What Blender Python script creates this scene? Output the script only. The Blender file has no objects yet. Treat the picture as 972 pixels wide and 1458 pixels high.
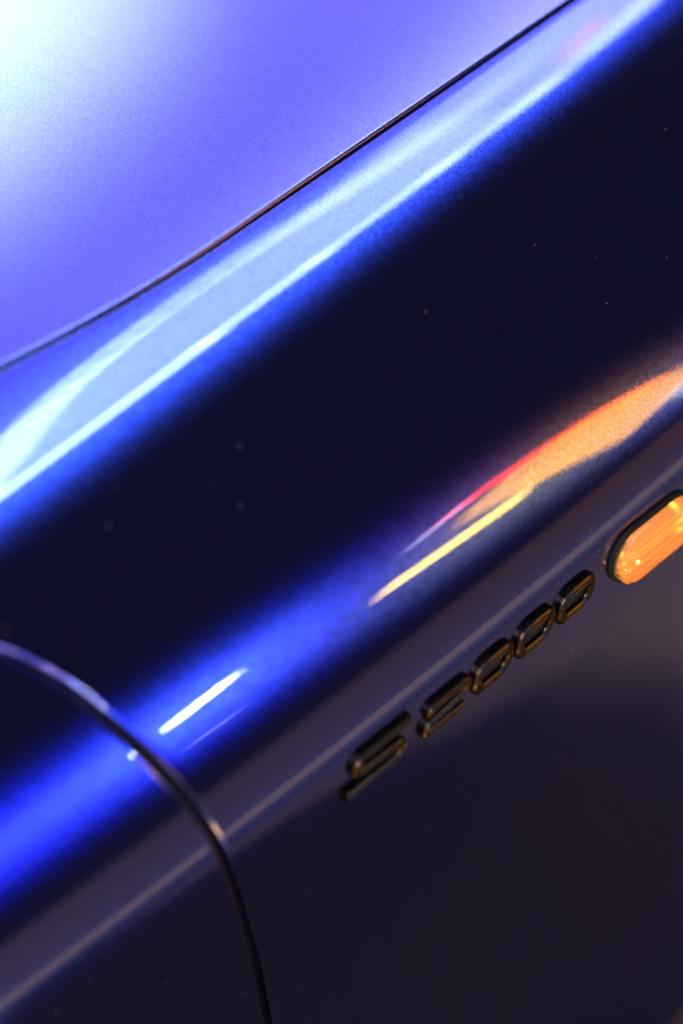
import bpy, bmesh, math
import numpy as np
from mathutils import Vector, Matrix

# ------------------------------------------------------------------ camera
sc = bpy.context.scene
BADGE = Vector((0.0, 0.0, 0.66))            # badge middle; x = car front, y = towards car centre line, z = up
F_PX = 2000.0                               # focal length in photo pixels (photo 972 x 1458)
CD = Vector((0.42, 0.49, -0.764)).normalized()
ROLL = math.radians(35.5)
def camera_axes():
    px = Vector((1, 0, 0)) - CD * CD.x
    px.normalize()
    q = CD.cross(px)                        # 90 deg from px in the picture plane
    q = px.cross(CD) * -1.0
    # right/up so that px lies at angle ROLL above right
    up0 = px.cross(CD)                      # perpendicular to px, to be on its left (up) side
    if up0.z < 0: up0 = -up0
    r = px * math.cos(ROLL) - up0 * math.sin(ROLL)
    u = px * math.sin(ROLL) + up0 * math.cos(ROLL)
    return r, u
CR, CU = camera_axes()
def pix_dir(px, py):
    return (CD + CR * ((px - 486) / F_PX) + CU * ((729 - py) / F_PX))
CAM = BADGE - pix_dir(697, 947) * 0.59
cam_data = bpy.data.cameras.new("camera")
cam = bpy.data.objects.new("camera", cam_data)
sc.collection.objects.link(cam)
m = Matrix((( CR.x, CU.x, -CD.x, CAM.x), (CR.y, CU.y, -CD.y, CAM.y), (CR.z, CU.z, -CD.z, CAM.z), (0, 0, 0, 1)))
cam.matrix_world = m
cam_data.sensor_fit = 'VERTICAL'
cam_data.sensor_height = 36.0
cam_data.lens = 36.0 * F_PX / 1458.0
cam_data.clip_start = 0.02
cam_data.clip_end = 200
cam_data.dof.use_dof = True
cam_data.dof.focus_distance = 0.612
cam_data.dof.aperture_fstop = 2.2
sc.camera = cam

# ------------------------------------------------------------------ night air and exposure
w = bpy.data.worlds.new("World"); sc.world = w; w.use_nodes = True
w.node_tree.nodes["Background"].inputs[0].default_value = (0.80, 0.66, 0.90, 1)
w.node_tree.nodes["Background"].inputs[1].default_value = 0.062
sc.view_settings.view_transform = 'Standard'
sc.view_settings.look = 'None'
sc.view_settings.exposure = 0
sc.view_settings.gamma = 1
sc.cycles.sample_clamp_indirect = 0
sc.cycles.use_denoising = True
sc.cycles.pixel_filter_type = 'GAUSSIAN'
sc.cycles.filter_width = 2.0
sc.cycles.use_adaptive_sampling = False

# ------------------------------------------------------------------ lamps
def area_lamp(name, loc, target, sx, sy, color, power, xdir=(1, 0, 0), spread=180):
    l = bpy.data.lights.new(name, 'AREA')
    l.shape = 'RECTANGLE'; l.size = sx; l.size_y = sy
    l.color = color; l.energy = power
    l.spread = math.radians(spread)
    o = bpy.data.objects.new(name, l)
    sc.collection.objects.link(o)
    z = (Vector(loc) - Vector(target)).normalized()
    x = Vector(xdir); x = (x - z * x.dot(z)).normalized()
    y = z.cross(x)
    o.matrix_world = Matrix(((x.x, y.x, z.x, loc[0]), (x.y, y.y, z.y, loc[1]), (x.z, y.z, z.z, loc[2]), (0, 0, 0, 1)))
    return o

H = 2.2                                     # overhead fittings hang this far above the badge
def lamp_power(L, a): return L * math.pi * a
def down(p): return (p[0], p[1], 0)
e0 = Vector((0.13, 0.115, 0)); ed = Vector((1.27, 0.575, 0)).normalized(); en_ = Vector((-ed.y, ed.x, 0))
def over(along, across, h=H):
    q = e0 + ed * along + en_ * across
    return Vector((q.x * h, q.y * h, BADGE.z + h))
def ceil_lamp(name, a0, a1, b0, b1, col, L, h=H):
    c = over((a0 + a1) / 2, (b0 + b1) / 2, h); sx = (a1 - a0) * h; sy = (b1 - b0) * h
    return area_lamp(name, c, down(c), sx, sy, col, lamp_power(L, sx * sy), xdir=ed)
def tube(name, p, q, wd, col, L, aim=BADGE):
    p, q = Vector(p), Vector(q); v = q - p
    return area_lamp(name, (p + q) / 2, aim, v.length, wd, col, lamp_power(L, v.length * wd), xdir=v)
def bent_tube(name, pts, wds, col, L, n=12):
    """a tube bent along points: short straight lamps, evenly spaced on a smooth curve"""
    P = np.array([list(p) for p in pts]); t = np.linspace(0, 1, len(P)); tt = np.linspace(0, 1, 241)
    C = np.stack([smooth_line(np.interp(tt, t, P[:, k])) for k in range(3)], 1); Wd = np.interp(tt, t, wds)
    ln = np.concatenate([[0], np.cumsum(np.linalg.norm(np.diff(C, axis=0), axis=1))])
    at = np.linspace(0, ln[-1], n + 1)
    Q = np.stack([np.interp(at, ln, C[:, k]) for k in range(3)], 1); wq = np.interp(at, ln, Wd)
    for i in range(n):
        tube(name, Q[i], Q[i + 1], (wq[i] + wq[i + 1]) / 2, col, L[i * len(L) // n] if isinstance(L, tuple) else L)
def smooth_line(a, n=41):
    k = np.hanning(n + 2)[1:-1]; k /= k.sum()
    p = np.concatenate([2 * a[0] - a[n:0:-1], a, 2 * a[-1] - a[-2:-n - 2:-1]])
    return np.convolve(p, k, mode='same')[n:-n]
def roof(a, b, h=2.16): return Vector((a * h, b * h, BADGE.z + h))
def street(x, z, y=-5.0): return Vector((x, y, BADGE.z + z))

# canopy over the car: wide blue panel, paler strip fitting with brighter rims, mint-white flood further in
ceil_lamp("blue_canopy_panel", -0.6, 2.6, 0.0, 2.2, (0.42, 0.39, 1.0), 2.8)
ceil_lamp("strip_fitting", -0.45, 0.95, 0.0, 0.235, (0.78, 0.97, 1.0), 6.0, 2.18)
ceil_lamp("strip_fitting", 0.95, 1.5, 0.0, 0.235, (0.74, 0.85, 1.0), 4.2, 2.18)
bent_tube("strip_rim", [roof(*p) for p in ((.10, .12), (.164, .274), (.235, .405), (.311, .476), (.42, .535), (.56, .582), (.72, .595), (1.0, .66), (1.3, .80))],
          [.06, .14, .16, .15, .13, .12, .11, .10, .09], (0.70, 1.0, 0.90), (14, 14, 13, 12, 10, 8, 7, 6, 5, 4, 3, 2, 1, .5), 28)
for a0, a1, LL in ((-.1, .3, 14), (.3, .5, 10), (.5, .75, 7.5), (.75, 1.0, 6), (1.0, 1.3, 4.5), (1.3, 1.8, 3)):
    tube("strip_rim", over(a0, 0.012, 2.16), over(a1, 0.012, 2.16), 0.10, (0.70, 1.0, 0.95), LL)
ceil_lamp("mint_flood", 0.64, 1.40, 0.80, 1.75, (0.62, 0.88, 0.36), 11.0, 2.15)

tube("red_pilot_lamp", roof(1.18, .66, 2.1), roof(1.27, .72, 2.1), 0.06, (1.0, 0.15, 0.12), 6)

# across the street: blue shop light, a white tube, a yellow lamp and an arched red and orange sign
for wd, LL, xr in ((0.5, 3.0, 1.1), (0.85, 2.9, 1.5), (1.25, 2.2, 2.0), (1.9, 0.9, 2.3)):
    tube("blue_sign_light", street(-2.2, 2.05, -5 - wd * .1), street(xr, 1.95 - .1 * wd, -5 - wd * .1), wd, (0.06 + 0.05 * wd, 0.17, 1.0), LL)
tube("violet_fill_light", street(1.8, 1.25, -5.4), street(5.2, 0.85, -5.4), 1.5, (0.12, 0.12, 1.0), 0.3)  # broad fill added behind the sign to tint the shoulder violet
tube("white_tube", street(.90, 1.86, -4.9), street(1.26, 1.93, -4.9), 0.17, (0.85, 1.0, 0.70), 110)
tube("thin_white_tube", street(.87, 1.09, -4.9), street(1.16, 1.05, -4.9), 0.025, (0.6, 0.6, 1.0), 16)
tube("yellow_lamp", street(2.18, 1.29, -4.9), street(3.15, 1.05, -4.9), 0.22, (1.0, 0.62, 0.07), 38)
bent_tube("red_neon", [street(*p, -4.85) for p in ((2.75, 1.93), (3.1, 1.95), (3.36, 1.86), (3.83, 1.69), (4.15, 1.45), (4.44, 1.07))],
          [.06, .15, .20, .20, .20, .20], (1.0, 0.03, 0.0), 26)
tube("lilac_tube", street(2.55, 1.88, -4.9), street(2.95, 1.95, -4.9), 0.12, (0.6, 0.55, 1.0), 12)
bent_tube("orange_neon", [street(*p, -4.9) for p in ((2.85, 1.60), (3.4, 1.50), (3.83, 1.24), (4.15, .90), (4.42, .46))],
          [.20, .65, .82, .85, .85], (1.0, 0.43, 0.0), 16)
tube("pale_lamp", street(4.62, .60), street(4.85, .10), 0.25, (0.8, 0.9, 1.0), 8)
# warm lamp added behind the tail, clear of reflections, to light the pavement
c = Vector((-3.4, -2.6, 4.2)); area_lamp("pavement_fill_light", c, (0.5, -1.8, 0), 0.5, 0.5, (1.0, 0.74, 0.46), 300)
area_lamp("warm_badge_fill", (-2.3, -3.9, 0.55), (0, 0, 0.6), 1.2, 0.7, (1.0, 0.52, 0.16), 28)  # low fill lamp added to put warm glints on the badge letters
for dx, dy, dz, col in ((-.52, -.80, .30, (1, .85, .5)), (-.512, -.785, .35, (.9, .9, 1)), (-.505, -.755, .42, (1, .45, .15))):
    area_lamp("distant_street_lamp", BADGE + Vector((dx, dy, dz)) * 6, BADGE, 0.22, 0.22, col, lamp_power(650, 0.22 * 0.22))
area_lamp("amber_bevel_fill", (-0.46, -0.90, 0.12), BADGE, 0.14, 0.14, (1.0, 0.50, 0.12), lamp_power(9, 0.02), spread=50)  # unseen lamp added near the ground, gives the letter bevels their amber


# ------------------------------------------------------------------ materials
def new_mat(name):
    mt = bpy.data.materials.new(name); mt.use_nodes = True
    return mt, mt.node_tree, mt.node_tree.nodes["Principled BSDF"]
def plain(name, col, rough=0.5, metal=0.0, **kw):
    mt, nt, p = new_mat(name)
    p.inputs["Base Color"].default_value = (*col, 1)
    p.inputs["Roughness"].default_value = rough
    p.inputs["Metallic"].default_value = metal
    for k, v in kw.items(): p.inputs[k].default_value = v
    return mt
def paint_material(name, coat_rough, dust_amount, flake, sparkle):
    mt, nt, p = new_mat(name)
    nt.nodes.remove(p)
    N = nt.nodes.new; L = nt.links.new
    out = nt.nodes["Material Output"]
    tc = N("ShaderNodeTexCoord")
    # metal flake: tiny facets that tilt and brighten at random
    fl = N("ShaderNodeTexVoronoi"); fl.inputs["Scale"].default_value = 1750
    L(tc.outputs["Object"], fl.inputs["Vector"])
    rgb = N("ShaderNodeSeparateColor"); L(fl.outputs["Color"], rgb.inputs[0])
    mr = N("ShaderNodeMapRange"); mr.inputs["To Min"].default_value = 1 - sparkle; mr.inputs["To Max"].default_value = 1 + sparkle
    L(rgb.outputs[0], mr.inputs["Value"])
    mul = N("ShaderNodeMix"); mul.data_type = 'RGBA'; mul.blend_type = 'MULTIPLY'; mul.inputs[0].default_value = 1.0
    mul.inputs[6].default_value = (*flake, 1)
    cc = N("ShaderNodeCombineColor")
    for k in range(3): L(mr.outputs[0], cc.inputs[k])
    L(cc.outputs[0], mul.inputs[7])
    base = N("ShaderNodeBsdfGlossy"); base.distribution = 'BECKMANN'
    base.inputs["Roughness"].default_value = 0.248
    L(mul.outputs[2], base.inputs["Color"])
    # fine orange peel on the lacquer
    op = N("ShaderNodeTexNoise"); op.inputs["Scale"].default_value = 420; op.inputs["Detail"].default_value = 2
    L(tc.outputs["Object"], op.inputs["Vector"])
    bp = N("ShaderNodeBump"); bp.inputs["Strength"].default_value = 0.02; bp.inputs["Distance"].default_value = 0.0004
    L(op.outputs[0], bp.inputs["Height"])
    coat = N("ShaderNodeBsdfGlossy"); coat.distribution = 'BECKMANN'
    coat.inputs["Roughness"].default_value = coat_rough
    coat.inputs["Color"].default_value = (1, 1, 1, 1)
    L(bp.outputs[0], coat.inputs["Normal"])
    fr = N("ShaderNodeFresnel"); fr.inputs["IOR"].default_value = 1.5
    mix = N("ShaderNodeMixShader")
    L(fr.outputs[0], mix.inputs[0]); L(base.outputs[0], mix.inputs[1]); L(coat.outputs[0], mix.inputs[2])
    # thin film of dust with scattered specks
    dv = N("ShaderNodeTexVoronoi"); dv.inputs["Scale"].default_value = 130
    L(tc.outputs["Object"], dv.inputs["Vector"])
    d1 = N("ShaderNodeMath"); d1.operation = 'LESS_THAN'; d1.inputs[1].default_value = 0.024
    L(dv.outputs["Distance"], d1.inputs[0])
    dr = N("ShaderNodeSeparateColor"); L(dv.outputs["Color"], dr.inputs[0])
    d2 = N("ShaderNodeMath"); d2.operation = 'GREATER_THAN'; d2.inputs[1].default_value = 0.30; L(dr.outputs[1], d2.inputs[0])
    d3 = N("ShaderNodeMath"); d3.operation = 'MULTIPLY'; L(d1.outputs[0], d3.inputs[0]); L(d2.outputs[0], d3.inputs[1])
    d4 = N("ShaderNodeMath"); d4.operation = 'MULTIPLY'; d4.inputs[1].default_value = 0.55; L(d3.outputs[0], d4.inputs[0])
    d5 = N("ShaderNodeMath"); d5.operation = 'ADD'; d5.inputs[1].default_value = dust_amount; L(d4.outputs[0], d5.inputs[0])
    dust = N("ShaderNodeBsdfDiffuse"); dust.inputs["Color"].default_value = (0.45, 0.43, 0.40, 1)
    mx2 = N("ShaderNodeMixShader")
    L(d5.outputs[0], mx2.inputs[0]); L(mix.outputs[0], mx2.inputs[1]); L(dust.outputs[0], mx2.inputs[2])
    L(mx2.outputs[0], out.inputs["Surface"])
    return mt
PAINT = paint_material("blue_metallic_paint", 0.055, 0.002, (0.015, 0.030, 0.32), 0.55)
DUSTY = paint_material("dusty_blue_metallic_paint", 0.25, 0.012, (0.062, 0.062, 0.33), 0.34)   # the flat bonnet has gathered a dull film
RUBBER = plain("black_rubber", (0.005, 0.005, 0.005), 0.6, **{"Specular IOR Level": 0.12})
CAVITY = plain("unlit_inner_metal", (0.010, 0.008, 0.012), 0.7)

# ------------------------------------------------------------------ helpers
def tag(o, **kw):
    for k, v in kw.items(): o[k] = v
    return o
def mesh_obj(name, verts, faces, mat, parent=None, smooth=True):
    me = bpy.data.meshes.new(name)
    me.from_pydata([tuple(v) for v in verts], [], faces)
    me.update()
    if smooth: me.polygons.foreach_set("use_smooth", [True] * len(me.polygons))
    me.materials.append(mat)
    o = bpy.data.objects.new(name, me)
    sc.collection.objects.link(o)
    if parent: o.parent = parent
    return o

# ------------------------------------------------------------------ body surface (metres)
# cross-section: s runs up the side and over the wing; phi = tilt of the normal from straight up to straight out (degrees)
KNOT_S  = [-0.46, -0.30, -0.15, -0.05, 0.00, 0.016, 0.030, 0.045, 0.055, 0.070, 0.095, 0.130, 0.160, 0.190, 0.205, 0.225, 0.245, 0.300, 0.45]
KNOT_PH = [ 67,    78,    83,    84,   81,    75,    69,    61,    56,    51,    43,   33,   23,    14,    9,     6,     4,     2,    0]
SG = np.arange(-0.50, 0.60, 0.0005)
def smooth_arr(a, n):
    k = np.hanning(n + 2)[1:-1]; k /= k.sum()
    return np.convolve(np.pad(a, n, mode='edge'), k, mode='same')[n:-n]
PH = np.radians(smooth_arr(np.interp(SG, KNOT_S, KNOT_PH), 41))
YS = np.concatenate([[0], np.cumsum(np.cos((PH[1:] + PH[:-1]) / 2)) * 0.0005])
ZS = np.concatenate([[0], np.cumsum(np.sin((PH[1:] + PH[:-1]) / 2)) * 0.0005])
i0 = int(round(0.50 / 0.0005)); YS -= YS[i0]; ZS -= ZS[i0]
def shift(x):            # the wing's shoulder swings along the car
    return 0.0 * x
def body(x, s):
    t = s - shift(x)
    y = float(np.interp(t, SG, YS)); z = float(np.interp(t, SG, ZS))
    return Vector((x, y + 0.10 * x * x, BADGE.z + z - 0.05 * x * x))
def normal(fn, a, b, e=0.0008):
    n = (fn(a + e, b) - fn(a - e, b)).cross(fn(a, b + e) - fn(a, b - e))
    return n.normalized()

def ray_body(px, py, fn=body, s0=0.05):
    """pixel -> (x, s) on the body surface (Newton)"""
    d = pix_dir(px, py); x, s = 0.0, s0
    best = None
    A = Vector((d.y, -d.x, 0)).normalized(); B = d.cross(A).normalized()
    for _ in range(60):
        p = fn(x, s) - CAM
        f = (p.dot(A), p.dot(B))
        e = 1e-4
        px1 = fn(x + e, s) - CAM; ps1 = fn(x, s + e) - CAM
        a = (px1.dot(A) - f[0]) / e; b = (ps1.dot(A) - f[0]) / e
        c = (px1.dot(B) - f[1]) / e; dd = (ps1.dot(B) - f[1]) / e
        det = a * dd - b * c
        if abs(det) < 1e-9: break
        dx = (-f[0] * dd + f[1] * b) / det; ds = (-a * f[1] + c * f[0]) / det
        k = min(1.0, 0.03 / max(abs(dx), abs(ds), 1e-9))
        x += dx * k; s += ds * k
    return x, s
# ------------------------------------------------------------------ the ground
def ground_material():
    mt, nt, p = new_mat("asphalt")
    tc = nt.nodes.new("ShaderNodeTexCoord")
    n1 = nt.nodes.new("ShaderNodeTexNoise"); n1.inputs["Scale"].default_value = 90; n1.inputs["Detail"].default_value = 6
    n2 = nt.nodes.new("ShaderNodeTexNoise"); n2.inputs["Scale"].default_value = 4.0; n2.inputs["Detail"].default_value = 3
    cr = nt.nodes.new("ShaderNodeValToRGB")
    cr.color_ramp.elements[0].position = 0.46; cr.color_ramp.elements[0].color = (0.003, 0.0025, 0.003, 1)
    cr.color_ramp.elements[1].position = 0.68; cr.color_ramp.elements[1].color = (0.024, 0.004, 0.004, 1)
    mx = nt.nodes.new("ShaderNodeMath"); mx.operation = 'ADD'
    ml = nt.nodes.new("ShaderNodeMath"); ml.operation = 'MULTIPLY'; ml.inputs[1].default_value = 0.5
    nt.links.new(tc.outputs["Object"], n1.inputs["Vector"]); nt.links.new(tc.outputs["Object"], n2.inputs["Vector"])
    nt.links.new(n1.outputs[0], mx.inputs[0]); nt.links.new(n2.outputs[0], mx.inputs[1])
    nt.links.new(mx.outputs[0], ml.inputs[0]); nt.links.new(ml.outputs[0], cr.inputs[0])
    # light falling past the car's shadow, painted as paler asphalt with a slanting edge
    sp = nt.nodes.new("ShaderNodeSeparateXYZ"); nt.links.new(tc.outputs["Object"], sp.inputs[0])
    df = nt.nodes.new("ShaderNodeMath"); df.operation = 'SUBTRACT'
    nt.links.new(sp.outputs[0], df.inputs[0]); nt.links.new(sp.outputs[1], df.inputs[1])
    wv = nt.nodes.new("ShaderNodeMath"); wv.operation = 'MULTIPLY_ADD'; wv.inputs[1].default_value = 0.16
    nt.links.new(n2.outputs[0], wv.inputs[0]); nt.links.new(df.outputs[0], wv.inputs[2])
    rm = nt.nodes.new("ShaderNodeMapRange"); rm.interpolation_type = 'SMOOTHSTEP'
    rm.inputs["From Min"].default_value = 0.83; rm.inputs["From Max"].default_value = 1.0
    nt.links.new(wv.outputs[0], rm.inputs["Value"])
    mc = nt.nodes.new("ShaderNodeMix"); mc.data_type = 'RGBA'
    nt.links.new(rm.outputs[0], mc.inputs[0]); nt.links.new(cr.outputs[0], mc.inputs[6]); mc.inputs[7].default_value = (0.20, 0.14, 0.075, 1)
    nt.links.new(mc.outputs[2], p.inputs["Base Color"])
    p.inputs["Roughness"].default_value = 0.8
    bp = nt.nodes.new("ShaderNodeBump"); bp.inputs["Strength"].default_value = 0.5; bp.inputs["Distance"].default_value = 0.01
    nt.links.new(n1.outputs[0], bp.inputs["Height"]); nt.links.new(bp.outputs[0], p.inputs["Normal"])
    return mt
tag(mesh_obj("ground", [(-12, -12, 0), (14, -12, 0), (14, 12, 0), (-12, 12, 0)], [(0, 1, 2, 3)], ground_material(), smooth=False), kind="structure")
concrete = plain("pavement_concrete", (0.24, 0.16, 0.07), 0.85)
def block(name, x0, x1, y0, y1, z0, z1, mat):
    v = [(x, y, z) for z in (z0, z1) for y in (y0, y1) for x in (x0, x1)]
    f = [(0, 2, 3, 1), (4, 5, 7, 6), (0, 1, 5, 4), (2, 6, 7, 3), (0, 4, 6, 2), (1, 3, 7, 5)]
    return mesh_obj(name, v, f, mat, smooth=False)
tag(block("pavement", -9, 12, -3.7, -1.14, -0.2, 0.055, concrete), kind="structure")
tag(block("kerb", -9, 12, -1.14, -0.98, -0.2, 0.06, plain("kerb_stone", (0.80, 0.60, 0.33), 0.8)), kind="structure")

# ------------------------------------------------------------------ the car
car = bpy.data.objects.new("sports_car", None)
sc.collection.objects.link(car)
tag(car, label="dark metallic blue sports car seen close at its front wing, door edge and bonnet", category="car")

STOP_X = [-0.70, -0.30, -0.106, -0.069, -0.025, 0.035, 0.125, 0.231, 0.40, 0.70]
STOP_S = [ 0.262, 0.236, 0.2222, 0.2198, 0.2200, 0.2258, 0.233, 0.2408, 0.252, 0.27]
_gx = np.arange(-0.75, 0.75, 0.002); _gs = smooth_arr(np.interp(_gx, STOP_X, STOP_S), 65)
def stop(x): return float(np.interp(x, _gx, _gs))
DG_S = [-0.46, -0.132, -0.078, -0.022, 0.020, 0.049, 0.073, 0.105, 0.129, 0.150, 0.165, 0.175, 0.180]
DG_X = [-0.150, -0.1432, -0.1400, -0.1395, -0.1402, -0.1435, -0.1483, -0.1575, -0.1696, -0.190, -0.225, -0.29, -0.42]
_ds = np.arange(-0.46, 0.182, 0.001); _dx = smooth_arr(np.interp(_ds, DG_S, DG_X), 21)
def dgap(s): return float(np.interp(s, _ds, _dx))

def roll_rows(base, outward, fn_n, r, depth):
    """rows of points that turn a panel edge over and fold it inwards"""
    rows = []
    for a in (15, 30, 45, 60, 75, 90):
        a = math.radians(a)
        rows.append([b + t * (r * math.sin(a)) - n * (r * (1 - math.cos(a))) for b, t, n in zip(base, outward, fn_n)])
    rows.append([b + t * r - n * (r + depth) for b, t, n in zip(base, outward, fn_n)])
    return rows
def grid_mesh(name, rows, mat, parent, flip=False):
    nv = len(rows[0]); verts = [p for row in rows for p in row]; faces = []
    for i in range(len(rows) - 1):
        for j in range(nv - 1):
            f = (i * nv + j, i * nv + j + 1, (i + 1) * nv + j + 1, (i + 1) * nv + j)
            faces.append(f[::-1] if flip else f)
    return mesh_obj(name, verts, faces, mat, parent)
def lin(a, b, n): return [a + (b - a) * i / (n - 1) for i in range(n)]

GAP = 0.0015; GAPD = 0.0032; RF = 0.0010; RD = 0.0017
# --- wing (fender): columns from the door gap forward, rows from the sill up to the bonnet gap
def wing_rows():
    ts = lin(0, 1, 150); us = [u * u * 0.35 + u * 0.65 for u in lin(0, 1, 110)]
    rows = []
    for t in ts:
        row = []
        for u in us:
            x = -0.1 + u * 0.7; s = 0
            for _ in range(12):
                top = stop(x) - GAP / 2 - RF
                s = -0.46 + t * (top + 0.46)
                lo = dgap(min(s, 0.16)) if s < 0.16 else dgap(0.16) - (s - 0.16) * 4.0
                lo += GAPD / 2 + RD
                x = lo + u * (0.58 - lo)
            row.append((x, s))
        rows.append(row)
    return rows
wr = wing_rows()
W = [[body(x, s) for x, s in row] for row in wr]
N = [[normal(body, x, s) for x, s in row] for row in wr]
nr, nc = len(W), len(W[0])
def tangent_out(p, q, n):
    t = (p - q); t = (t - n * t.dot(n)); return t.normalized()
top_roll = roll_rows(W[-1], [Vector((0, 1, 0)) - N[-1][j] * N[-1][j].y for j in range(nc)], N[-1], RF, 0.0075)
grid = W + top_roll
allN = N
left_b = [W[i][0] for i in range(nr)]
left_t = []
for i in range(nr):
    a = W[max(i - 1, 0)][0]; b = W[min(i + 1, nr - 1)][0]
    e = (b - a).normalized(); left_t.append(N[i][0].cross(e) * (1 if N[i][0].cross(e).x < 0 else -1))
left_roll = roll_rows(left_b, left_t, [N[i][0] for i in range(nr)], RD, 0.0065)
wing = grid_mesh("wing_panel", grid, PAINT, car, flip=True)
def weld_rows(o, rows, mat):          # fold added to the same panel mesh
    bm = bmesh.new(); bm.from_mesh(o.data)
    vs = [[bm.verts.new(p) for p in row] for row in rows]
    for i in range(len(rows) - 1):
        for j in range(len(rows[0]) - 1):
            f = bm.faces.new((vs[i][j], vs[i][j + 1], vs[i + 1][j + 1], vs[i + 1][j])); f.smooth = True
    bmesh.ops.remove_doubles(bm, verts=bm.verts, dist=1e-6)
    bmesh.ops.recalc_face_normals(bm, faces=bm.faces)
    bm.to_mesh(o.data); bm.free()
weld_rows(wing, [left_b] + left_roll, PAINT)

# --- door
def door_body(x, s):
    p = body(x, s)
    return p
DR, DN = [], []
for t in lin(0, 1, 130):
    s = -0.46 + t * (0.172 + 0.46)
    hi = dgap(s) - GAPD / 2 - RD
    row = []; rn = []
    for u in lin(0, 1, 60):
        x = -0.85 + (hi + 0.85) * (1 - (1 - u) ** 1.6)
        row.append(door_body(x, s)); rn.append(normal(door_body, x, s))
    DR.append(row); DN.append(rn)
door = grid_mesh("door", DR, PAINT, car)
eb = [r[-1] for r in DR]; en = [r[-1] for r in DN]; et = []
for i in range(len(eb)):
    e = (eb[min(i + 1, len(eb) - 1)] - eb[max(i - 1, 0)]).normalized(); t = en[i].cross(e)
    et.append(t if t.x > 0 else -t)
weld_rows(door, [eb] + roll_rows(eb, et, en, RD, 0.0065), PAINT)

# --- bonnet
HQ = np.arange(0, 0.80, 0.001)
HPH = np.radians(smooth_arr(np.interp(HQ, [0, 0.01, 0.05, 0.12, 0.25, 0.5, 0.8], [5.0, 4.6, 3.6, 2.6, 1.6, 0.8, 0.0]), 9))
HY = np.concatenate([[0], np.cumsum(np.cos(HPH))[:-1] * 0.001]); HZ = np.concatenate([[0], np.cumsum(np.sin(HPH))[:-1] * 0.001])
RH = 0.0013
def bonnet_f(x, q):
    b = body(x, stop(x) + GAP / 2 + RH)
    return Vector((x, b.y + float(np.interp(q, HQ, HY)) + min(q, 0) , b.z + float(np.interp(q, HQ, HZ)) + 0.0006))
HR, HN = [], []
for q in [0.75 * (k / 59.0) ** 1.7 for k in range(60)]:
    row = []; rn = []
    for x in lin(-0.62, 0.58, 140):
        row.append(bonnet_f(x, q)); rn.append(normal(bonnet_f, x, q + 0.001))
    HR.append(row); HN.append(rn)
edge_t = []
for j in range(140):
    n = HN[0][j]; e = (HR[0][min(j + 1, 139)] - HR[0][max(j - 1, 0)]).normalized(); t = n.cross(e)
    edge_t.append(t if t.y < 0 else -t)
bonnet = grid_mesh("bonnet", HR, DUSTY, car, flip=True)
weld_rows(bonnet, [HR[0]] + roll_rows(HR[0], edge_t, HN[0], RH, 0.0075), PAINT)

# --- dark structure behind the shut lines
def inner(x, s, d=0.009): return body(x, s) - normal(body, x, s) * d
grid_mesh("inner_structure", [[inner(x, s) for x in lin(-0.84, 0.57, 40)] for s in lin(-0.455, 0.185, 60)], CAVITY, car, flip=True)
grid_mesh("bonnet_gutter", [[inner(x, s, 0.009 if s < 0.19 else 0.0055) for x in lin(-0.84, 0.57, 40)] for s in lin(0.185, 0.50, 30)], PAINT, car, flip=True)

# ------------------------------------------------------------------ badge letters
def arc_path(pts, rads, closed, seg=6):
    """polyline with rounded corners"""
    out = []; n = len(pts)
    for i in range(n):
        p = Vector(pts[i])
        if not closed and i in (0, n - 1): out.append(p); continue
        a = Vector(pts[i - 1]) - p; b = Vector(pts[(i + 1) % n]) - p
        la, lb = a.length, b.length; a.normalize(); b.normalize()
        ang = math.acos(max(-1, min(1, a.dot(b)))); r = rads[i]
        tl = min(r / math.tan(ang / 2), la * 0.49, lb * 0.49); r = tl * math.tan(ang / 2)
        c = p + (a + b).normalized() * (r / math.sin(ang / 2))
        s = p + a * tl - c; e = p + b * tl - c
        tot = s.angle(e)
        for k in range(seg + 1):
            t = k / seg
            v = (s * math.sin((1 - t) * tot) + e * math.sin(t * tot)) / math.sin(tot) if tot > 1e-3 else s
            out.append(c + v)
    return out
def stroke_mesh(path, closed, width, prof, place, slant):
    """sweep a raised, bevelled ridge along a 2D path; place(u, v, h) maps to the panel"""
    n = len(path); rows = []
    for i in range(n):
        a = path[i - 1] if (closed or i) else path[0]; b = path[(i + 1) % n] if (closed or i < n - 1) else path[-1]
        d1 = (path[i] - a); d2 = (b - path[i])
        t = (d1.normalized() if d1.length > 1e-9 else Vector((0, 0))) + (d2.normalized() if d2.length > 1e-9 else Vector((0, 0)))
        t.normalize(); nn = Vector((-t.y, t.x))
        rows.append([path[i] + nn * (k * width / 2) for k, h in prof])
    verts = []; k = len(prof)
    for r in rows:
        for (p, (kk, h)) in zip(r, prof):
            verts.append(place(p.x + slant * p.y, p.y, h))
    faces = []
    rng = n if closed else n - 1
    for i in range(rng):
        for j in range(k - 1):
            i2 = (i + 1) % n
            faces.append((i * k + j, i2 * k + j, i2 * k + j + 1, i * k + j + 1))
    if not closed:
        faces.append(tuple(range(k))); faces.append(tuple(reversed([(n - 1) * k + j for j in range(k)])))
    return verts, faces
MM = 0.001
def place_on_body(cx, cs, rot=0.0):
    c, s_ = math.cos(rot), math.sin(rot)
    def f(u, v, h):
        x = cx + (u * c - v * s_) * MM; s = cs + (u * s_ + v * c) * MM
        return body(x, s) + normal(body, x, s) * (h * MM)
    return f
PROF = [(-1, -0.6), (-1, 2.0), (-0.86, 2.5), (-0.42, 3.2), (-0.28, 3.0), (0.28, 3.0), (0.42, 3.2), (0.86, 2.5), (1, 2.0), (1, -0.6)]
LETTER = plain("dark_chrome", (0.020, 0.016, 0.012), 0.30, 1.0)
INFILL = plain("black_badge_infill", (0.004, 0.004, 0.005), 0.5, **{"Specular IOR Level": 0.2})
SL = 0.40
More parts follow.
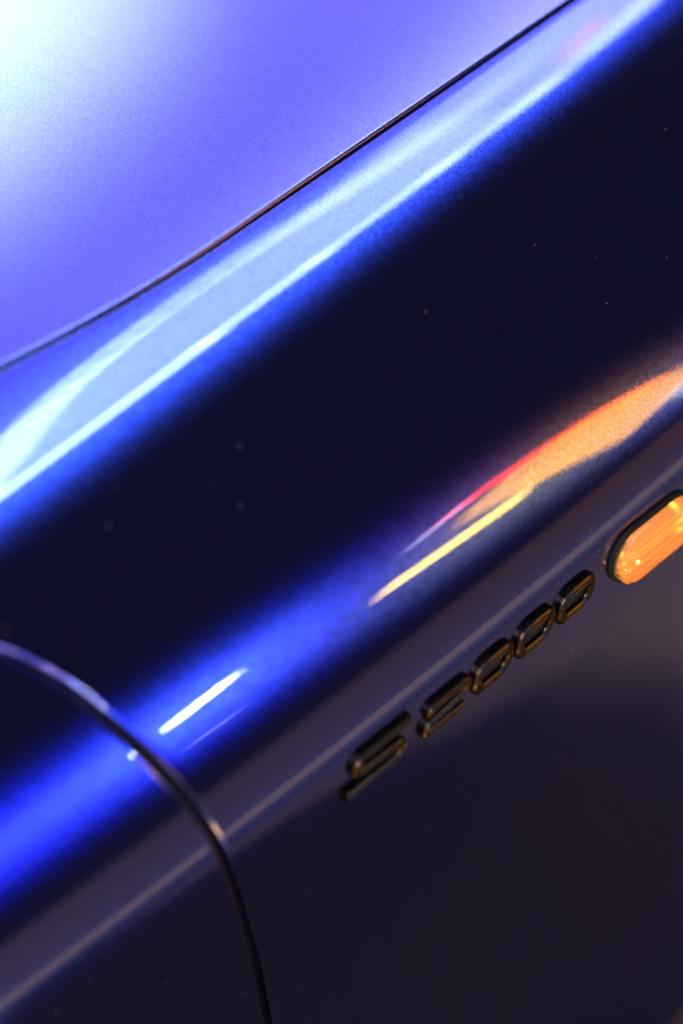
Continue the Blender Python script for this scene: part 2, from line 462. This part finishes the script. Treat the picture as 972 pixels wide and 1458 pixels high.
def letter(ch, cx, cs, wd, ht, label):
    place = place_on_body(cx, cs); w = 5.2 if ch == '0' else 4.6; hw, hh = wd / 2 - w / 2, ht / 2 - w / 2
    if ch == '0':
        path = arc_path([(-hw, -hh), (hw, -hh), (hw, hh), (-hw, hh)], [5.6] * 4, True); closed = True
    elif ch == '2':
        path = arc_path([(-hw, hh - 2.4), (-hw, hh), (hw, hh), (hw, 1.3), (-hw, -1.5), (-hw, -hh), (hw + 0.5, -hh)], [0, 2, 4, 3.5, 3.5, 2, 0], False); closed = False
    else:
        path = arc_path([(hw + 2, hh), (-hw, hh), (-hw, 0.5), (hw, -0.5), (hw, -hh), (-hw - 3, -hh)], [0, 4.5, 4, 4, 4.5, 0], False); closed = False
    v, f = stroke_mesh(path, closed, w, PROF, place, SL)
    o = mesh_obj("badge_letter", v, f, LETTER, car, smooth=False)
    bm = bmesh.new(); bm.from_mesh(o.data); bmesh.ops.recalc_face_normals(bm, faces=bm.faces); bm.to_mesh(o.data); bm.free()
    o["label"] = label
    if closed:
        pts = [(p.x * 0.95 + SL * p.y * 0.95, p.y * 0.95) for p in path]
        iv = [place(px, py, 0.9) for px, py in pts]
        inf = mesh_obj("infill", iv, [tuple(range(len(iv)))], INFILL, o, smooth=False)
    return o
letter('S', -0.0650, 0.0015, 31, 19.5, "dark chrome letter S of the wing badge")
letter('2', -0.0275, -0.0010, 26, 17, "dark chrome figure 2 of the wing badge")
for cx in (0.0, 0.0262, 0.0524):
    letter('0', cx, -0.0005, 24.6, 17, "dark chrome figure 0 of the wing badge")

# ------------------------------------------------------------------ amber side marker lamp
def capsule(hl, hh, n=14):
    pts = []
    for k in range(n + 1):
        a = math.pi / 2 + math.pi * k / n
        pts.append((-(hl - hh) + hh * math.cos(a), hh * math.sin(a)))
    for k in range(n + 1):
        a = -math.pi / 2 + math.pi * k / n
        pts.append(((hl - hh) + hh * math.cos(a), hh * math.sin(a)))
    return pts
MX, MS = 0.1058, -0.0035
pm = place_on_body(MX, MS, -0.045)
HL, HH = 29.3, 14.8
def rings(spec, place):
    verts = []; n = None
    for (ins, h) in spec:
        c = capsule(HL - ins, HH - ins); n = len(c)
        verts += [place(u, v, h) for u, v in c]
    faces = []
    for i in range(len(spec) - 1):
        for j in range(n):
            faces.append((i * n + j, i * n + (j + 1) % n, (i + 1) * n + (j + 1) % n, (i + 1) * n + j))
    return verts, faces, n
v, f, n = rings([(0, -2), (0, 1.6), (0.3, 2.2), (0.8, 2.4), (1.3, 2.2), (1.5, 1.2)], pm)
marker = mesh_obj("side_marker_lamp", v, f, RUBBER, car)
marker["label"] = "amber oval side repeater in a black rubber surround"
def amber():
    mt, nt, p = new_mat("amber_lens")
    p.inputs["Base Color"].default_value = (1.0, 0.73, 0.27, 1)
    p.inputs["Roughness"].default_value = 0.03
    p.inputs["Transmission Weight"].default_value = 0.85
    p.inputs["IOR"].default_value = 1.25
    return mt
v, f, n = rings([(1.45, 1.4), (1.6, 4.8), (2.4, 6.4), (3.8, 7.6), (6.0, 8.4), (9.0, 9.0), (11.5, 9.3), (13.5, 9.4)], pm)
f.append(tuple(7 * n + j for j in range(n)))
lens = mesh_obj("lens", v, f, amber(), marker)
# ribbed reflector behind the lens
def rib_h(u, v):                          # smooth upper half, moulded flutes below
    k = min(1.0, max(0.0, (2.0 - v) / 4.0))
    return 1.6 + k * 1.6 * (1 + math.sin(v * 2 * math.pi / 3.6)) + (1.4 if u < -HL + 9 else 0.0)
rows = []
for j in range(49):
    vv = -HH + 1.8 + (2 * HH - 3.6) * j / 48
    half = (HL - HH) + math.sqrt(max(0, (HH - 1.8) ** 2 - vv ** 2))
    rows.append([pm(-half + 2 * half * i / 30, vv, rib_h(-half + 2 * half * i / 30, vv)) for i in range(31)])
grid_mesh("reflector", rows, plain("amber_reflector", (1.0, 0.58, 0.13), 0.32, 0.85), marker)
# bulb
bm = bmesh.new(); bmesh.ops.create_uvsphere(bm, u_segments=16, v_segments=10, radius=0.0009)
me = bpy.data.meshes.new("bulb"); bm.to_mesh(me); bm.free()
bulb_mat, nt, p = new_mat("bulb_glow")
p.inputs["Emission Color"].default_value = (1.0, 0.66, 0.25, 1); p.inputs["Emission Strength"].default_value = 6.0
me.materials.append(bulb_mat)
bulb = bpy.data.objects.new("bulb", me); sc.collection.objects.link(bulb); bulb.parent = marker
bulb.location = pm(-18.0, 1.0, 6.2)
fb = bulb.copy(); sc.collection.objects.link(fb); fb.location = pm(17, 4, 5.0); fb.scale = (1.6, 1.6, 1.6)
